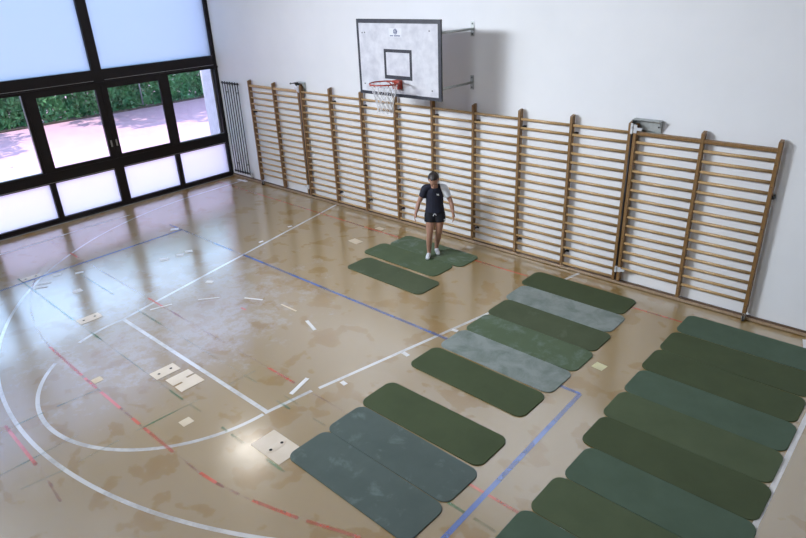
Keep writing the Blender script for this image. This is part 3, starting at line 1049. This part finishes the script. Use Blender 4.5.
# head, bowed forward
HC = P3(-.012, .165, 1.452)
pitch = math.radians(46)
Rm = Matrix.Rotation(pitch, 3, 'X') @ Matrix.Rotation(math.radians(4), 3, 'Z')    # local head frame: -y = face, z = up
def H(x, y, z):
    return HC + Rm @ Vector((x, y, z)) * 1.1
ball0 = ball
def hball(bm, c, r_, s3=(1, 1, 1), rot=None, u=16, v=10):
    ball0(bm, c, r_ * 1.1, s3, rot, u, v)
hb = bmesh.new()
hball(hb, H(0, .008, .025), 1, (.073, .092, .085), Rm, 24, 16)
hball(hb, H(0, -.022, -.035), 1, (.058, .066, .075), Rm, 20, 14)
hball(hb, H(0, -.062, -.092), 1, (.026, .022, .020), Rm)                   # chin
hball(hb, H(0, -.092, -.020), 1, (.011, .017, .026), Rm)                   # nose
hball(hb, H(0, -.098, -.034), 1, (.016, .012, .010), Rm)
hball(hb, H(0, -.076, .018), 1, (.052, .014, .010), Rm)                    # brow
for s in (-1, 1):
    hball(hb, H(s * .034, -.068, -.030), 1, (.020, .016, .018), Rm)        # cheeks
    hball(hb, H(s * .073, .008, -.012), 1, (.010, .018, .030), Rm)         # ears
tube(hb, [SK['neckb'][0], SK['neckt'][0], H(0, .02, -.04)], [.056, .050, .048], 14)
merge(body, hb)
bo = fuse('body', body, M['skin'], person, .0065, 5)
b = bmesh.new()
for s in (-1, 1):
    hball(b, H(s * .029, -.074, .000), .0105, (1.2, .7, .7), Rm, 10, 8)
obj('eyes', b, M['eye'], bo, True)
b = bmesh.new(); hball(b, H(0, -.083, -.066), 1, (.020, .007, .006), Rm, 12, 8); obj('lips', b, M['lip'], bo, True)
# hair: cap over the skull with a small bun behind
b = bmesh.new()
t = bmesh.new(); bmesh.ops.create_uvsphere(t, u_segments=36, v_segments=24, radius=1)
bad = [v for v in t.verts if not (v.co.z > .42 * (-v.co.y) + (.32 if v.co.y < -.3 else -.12) - (.42 if v.co.y > .15 else 0))]
bmesh.ops.delete(t, geom=bad, context='VERTS')
bmesh.ops.solidify(t, geom=t.faces[:], thickness=.10)
bmesh.ops.transform(t, matrix=Matrix.Translation(H(0, .012, .030)) @ Rm.to_4x4() @ Matrix.Diagonal((.094, .115, .104, 1)), verts=t.verts)
for v in t.verts:
    a = math.atan2(v.co.x - HC.x, v.co.z - HC.z)
    v.co += (v.co - HC).normalized() * .0025 * math.sin(a * 22)
merge(b, t)
ball(b, H(.0, .10, .040), .036, (1, .8, 1))
obj('hair', b, M['hair'], person, True)

def inflate(bm, k):
    bm.normal_update()
    for v in bm.verts:
        v.co += v.normal * k

# shirt: torso with short sleeves, the picture-right sleeve and shoulder white
ST = {'a': (P3(0, .03, .855), (.172, .132)), 'b': (P3(0, .03, .965), (.154, .116)), 'c': (P3(0, .03, 1.12), (.152, .114)), 'd': (P3(0, .045, 1.24), (.138, .098)), 'e': (P3(0, .062, 1.305), (.078, .07)),
      'l0': (P3(-.150, .045, 1.270), .070), 'l1': (P3(-.192, .045, 1.175), .066), 'l2': (P3(-.214, .045, 1.125), .064),
      'r0': (P3(.158, .045, 1.266), .070), 'r1': (P3(.207, .045, 1.175), .066), 'r2': (P3(.232, .045, 1.115), .064)}
sb = bmesh.new()
limb(sb, [ST[k] for k in 'abcde'], capk=.12)
limb(sb, [(P3(-.06, .045, 1.285), .062), ST['l0'], ST['l1'], ST['l2']], capk=.12)
limb(sb, [(P3(.06, .045, 1.285), .062), ST['r0'], ST['r1'], ST['r2']], capk=.12)
shirt = fuse('shirt', sb, [M['navy'], M['whitecloth']], person, .008, 3)
tb = bmesh.new(); tb.from_mesh(shirt.data)
bmesh.ops.bisect_plane(tb, geom=tb.verts[:] + tb.edges[:] + tb.faces[:], dist=1e-5, plane_co=(.105, 0, 1.30), plane_no=(1, 0, .30))
tb.to_mesh(shirt.data); tb.free()
for p in shirt.data.polygons:
    c = p.center
    side = c.x - .105 - (1.30 - c.z) * .30
    p.material_index = 1 if (side > 0 and c.z > 1.06) else 0
b = bmesh.new()
bm_ = Matrix.Translation(P3(.055, .150, 1.185)) @ Matrix.Rotation(math.radians(12), 4, 'X')
for ang, L in ((38, .05), (-30, .04), (85, .025)):
    bx(b, -L / 2, L / 2, -.002, .003, -.006, .006, bm_ @ Matrix.Rotation(math.radians(ang), 4, 'Y'))
emb = obj('chest_emblem', b, M['whitecloth'], shirt)
b = bmesh.new()
tube(b, [P3(-.050, .105, 1.292), P3(-.024, .136, 1.262), P3(.002, .150, 1.225), P3(.028, .136, 1.262), P3(.054, .105, 1.292)], .006, 8)
obj('collar', b, M['blackcloth'], shirt, True)
# shorts
SH = {'a': (P3(0, .03, .90), (.146, .112)), 'b': (P3(0, .03, .83), (.152, .118)), 'l': (P3(-.080, .04, .765), .106), 'l2': (P3(-.090, .065, .665), .098), 'r': (P3(.080, .035, .765), .106), 'r2': (P3(.086, .05, .665), .098)}
sb = bmesh.new()
limb(sb, [SH['a'], SH['b']], capk=.12)
limb(sb, [(P3(-.07, .03, .83), .10), SH['l'], SH['l2']], capk=.12)
limb(sb, [(P3(.07, .03, .83), .10), SH['r'], SH['r2']], capk=.12)
shorts = fuse('shorts', sb, M['blackcloth'], person, .008, 3)
b = bmesh.new(); tube(b, [P3(-.02, .150, .838), P3(-.03, .158, .80)], .006, 6); tube(b, [P3(.005, .150, .842), P3(.022, .158, .81)], .006, 6); ball(b, P3(-.006, .152, .838), .010)
obj('drawstring', b, M['whitecloth'], shorts, True)
b = bmesh.new(); bbox_bm(b, .145, .175, -.115, -.105, .70, .725, bev=.002, seg=1); obj('shorts_logo', b, M['whitecloth'], shorts)
# white socks, one per foot
for s in 'LR':
    a = SK['an' + s][0]; t = toes[s]
    d = (t - a); d.z = 0; d.normalize()
    heel = Vector((a.x, a.y, .040)) - d * .04
    fb = skinned([a + Vector((0, 0, .012)), Vector((a.x, a.y, .06)), heel, Vector((a.x, a.y, .046)) + d * .09, t + Vector((0, 0, .004)) + d * .004], [(0, 1), (1, 2), (1, 3), (3, 4)], [.039, .042, .038, (.043, .038), (.037, .030)], 1)
    z0 = min(v.co.z for v in fb.verts)
    for v in fb.verts:
        v.co.z = max(v.co.z, .0)
    obj('sock', fb, M['whitecloth'], person, True)

# ------------------------------------------------------------------ outside
b = bmesh.new(); bx(b, -40, -.3, -40, 45, -.35, -.12); struct('ground', b, M['ground'])
b = bmesh.new(); bx(b, -13.05, -12.95, -30, 35, -.12, -.05); struct('kerb', b, M['bark'])
b = bmesh.new(); bx(b, -6.9, -6.82, -30, 35, -.12, -.117); bx(b, -6.9, 0 - .3, -3.3, -3.22, -.12, -.117); struct('court_line', b, M['tape'])

def leaves(n, f, size, seed):
    rnd = random.Random(seed)
    vs, fs = [], []
    for i in range(n):
        c = f(rnd)
        u = Vector((rnd.gauss(0, 1), rnd.gauss(0, 1), rnd.gauss(0, 1))).normalized()
        w = u.orthogonal().normalized(); w = Matrix.Rotation(rnd.random() * 6.28, 3, u) @ w
        q = u.cross(w)
        s = size * (.6 + rnd.random() * .8)
        k = len(vs)
        vs += [c - w * s, c + q * s * .45, c + w * s, c - q * s * .45]
        fs.append((k, k + 1, k + 2, k + 3))
    me = bpy.data.meshes.new('leaves'); me.from_pydata(vs, [], fs)
    return me
def hedge_pt(r):
    y = -14 + 32 * r.random()
    top = 2.0 + .4 * math.sin(y * 1.3) + .3 * math.sin(y * 3.1)
    z = -.1 + top * r.random()
    x = -13.35 - .7 * r.random() ** 1.6 + .25 * math.sin(y * 2.3 + z * 2) * r.random()
    return Vector((x, y, z))
hr = empty('hedge', (-13.6, 2, -.12))
tag(hr, 'dense leafy green hedge behind the outdoor court, seen through the windows', 'hedge')
hm = leaves(48000, hedge_pt, .115, 3); hm.materials.append(M['leaf'])
o = bpy.data.objects.new('foliage', hm); COL.objects.link(o); o.parent = hr; o.matrix_parent_inverse = Matrix.Translation((13.6, -2, .12)); o['kind'] = 'stuff'
b = bmesh.new()
for i in range(40):
    y = -14 + .8 * i + random.uniform(-.2, .2)
    tube(b, [(-13.75, y, -.12), (-13.7, y + random.uniform(-.2, .2), 1.0), (-13.75, y + random.uniform(-.3, .3), 2.4)], [.05, .04, .02], 6)
o = obj('stems', b, M['bark'], hr); o.matrix_parent_inverse = Matrix.Translation((13.6, -2, .12)); o['kind'] = 'stuff'
b = bmesh.new(); tube(b, [(0, 0, -.12), (0, 0, 2.2)], .035, 8)
tag(obj('fence_post', b, M['steel'], None, True, (-12.98, 4.1, .14)), 'thin grey metal post in front of the hedge outside the sliding window', 'post')
for i, (x, y, h, r) in enumerate(((-15.3, -7.5, 5, 3.5), (-15.1, 2.2, 5.2, 3.6), (-15.3, 12, 5, 3.5))):
    tr = empty('tree', (x, y, -.12))
    tag(tr, 'broad leafy tree behind the hedge outside, crown above the window view', 'tree', 'trees behind the hedge')
    b = bmesh.new(); tube(b, [(0, 0, 0), (.1, .1, 2.5), (.3, 0, h - 1.5)], [.2, .16, .08], 8)
    for k in range(5):
        a = k * 1.3
        tube(b, [(.12, .08, 2.6 + k * .4), (1.6 * math.cos(a), 1.6 * math.sin(a), h - 1.6 + .2 * k)], [.07, .03], 6)
    obj('trunk', b, M['bark'], tr, True)
    def cp(rn, h=h, r=r):
        v = Vector((rn.gauss(0, 1), rn.gauss(0, 1), rn.gauss(0, 1))).normalized() * (rn.random() ** .4)
        k = 1 + .25 * math.sin(v.x * 7 + i) * math.cos(v.y * 6)
        return Vector((3.0 + v.x * r * 1.25 * k, v.y * r * k, h - .8 + v.z * 1.3 * k))
    lm = leaves(5000, cp, .26, 11 + i); lm.materials.append(M['leaf_tree'])
    o = bpy.data.objects.new('crown', lm); COL.objects.link(o); o.parent = tr

# ------------------------------------------------------------------ light
w = bpy.data.worlds.new('world'); sc.world = w
w.use_nodes = True
bg = w.node_tree.nodes['Background']
bg.inputs[0].default_value = (.46, .67, 1.0, 1)
bg.inputs[1].default_value = 3.5

sd = bpy.data.lights.new('sun', 'SUN'); sd.energy = 4.9; sd.angle = .01; sd.color = (1, .97, .92)
so = bpy.data.objects.new('sun', sd); COL.objects.link(so)
so.rotation_euler = Vector((-.06, .50, -.86)).to_track_quat('-Z', 'Y').to_euler()

def area(name, loc, target, sx, sy, power, color=(1, 1, 1)):
    d = bpy.data.lights.new(name, 'AREA'); d.shape = 'RECTANGLE'; d.size = sx; d.size_y = sy; d.energy = power; d.color = color
    o = bpy.data.objects.new(name, d); COL.objects.link(o)
    o.location = loc
    o.rotation_euler = (Vector(target) - Vector(loc)).to_track_quat('-Z', 'Y').to_euler()
    return o
def ceiling_lamp(x, y, power, sx=2.4, sy=.7, color=(.80, .90, 1.0)):
    b = bmesh.new(); bx(b, x - sx / 2 - .05, x + sx / 2 + .05, y - sy / 2 - .05, y + sy / 2 + .05, RZ - .06, RZ)
    obj('lamp_housing', b, M['ceil'], ceil)
    area('lamp_light', (x, y, RZ - .075), (x, y, 0), sx, sy, power, color)
# added fill lights in unseen housings by the ceiling, turned to the bars
for x, tx, pw in ((1.2, 2.5, 40), (1.8, 6.0, 80), (5.0, 9.0, 90), (3.8, 13.0, 270), (9.6, 11.0, 60)):
    yaw = math.atan2(-(tx - x), 9.4)
    b = bmesh.new()
    bbox_bm(b, -.6, .6, -.06, .06, -.2, .2, bev=.01)
    h = obj('fill_light_housing', b, M['ceil'], ceil, False, (x, -9.4, RZ - .28)); h.rotation_euler = (math.radians(-32), 0, yaw)
    dv = (Vector((tx, 0, 1.4)) - Vector((x, -9.4, RZ - .28))).normalized()
    o = area('fill_light', Vector((x, -9.4, RZ - .28)) + dv * .12, (tx, 0, 1.4), 1.6, .7, pw, (.83, .91, 1.0))
    o.data.spread = math.radians(110)
# round lamp near the window corner, mirrored in the floor
b = bmesh.new(); t = bmesh.new(); bmesh.ops.create_cone(t, cap_ends=True, segments=24, radius1=.3, radius2=.25, depth=.08)
bmesh.ops.translate(t, vec=(2.75, -2.55, RZ - .04), verts=t.verts); merge(b, t); obj('lamp_housing', b, M['ceil'], ceil)
d = bpy.data.lights.new('round_lamp', 'AREA'); d.shape = 'DISK'; d.size = 1.1; d.energy = 12; d.color = (1, .96, .9)
o = bpy.data.objects.new('round_lamp', d); COL.objects.link(o); o.location = (2.75, -2.55, RZ - .09)
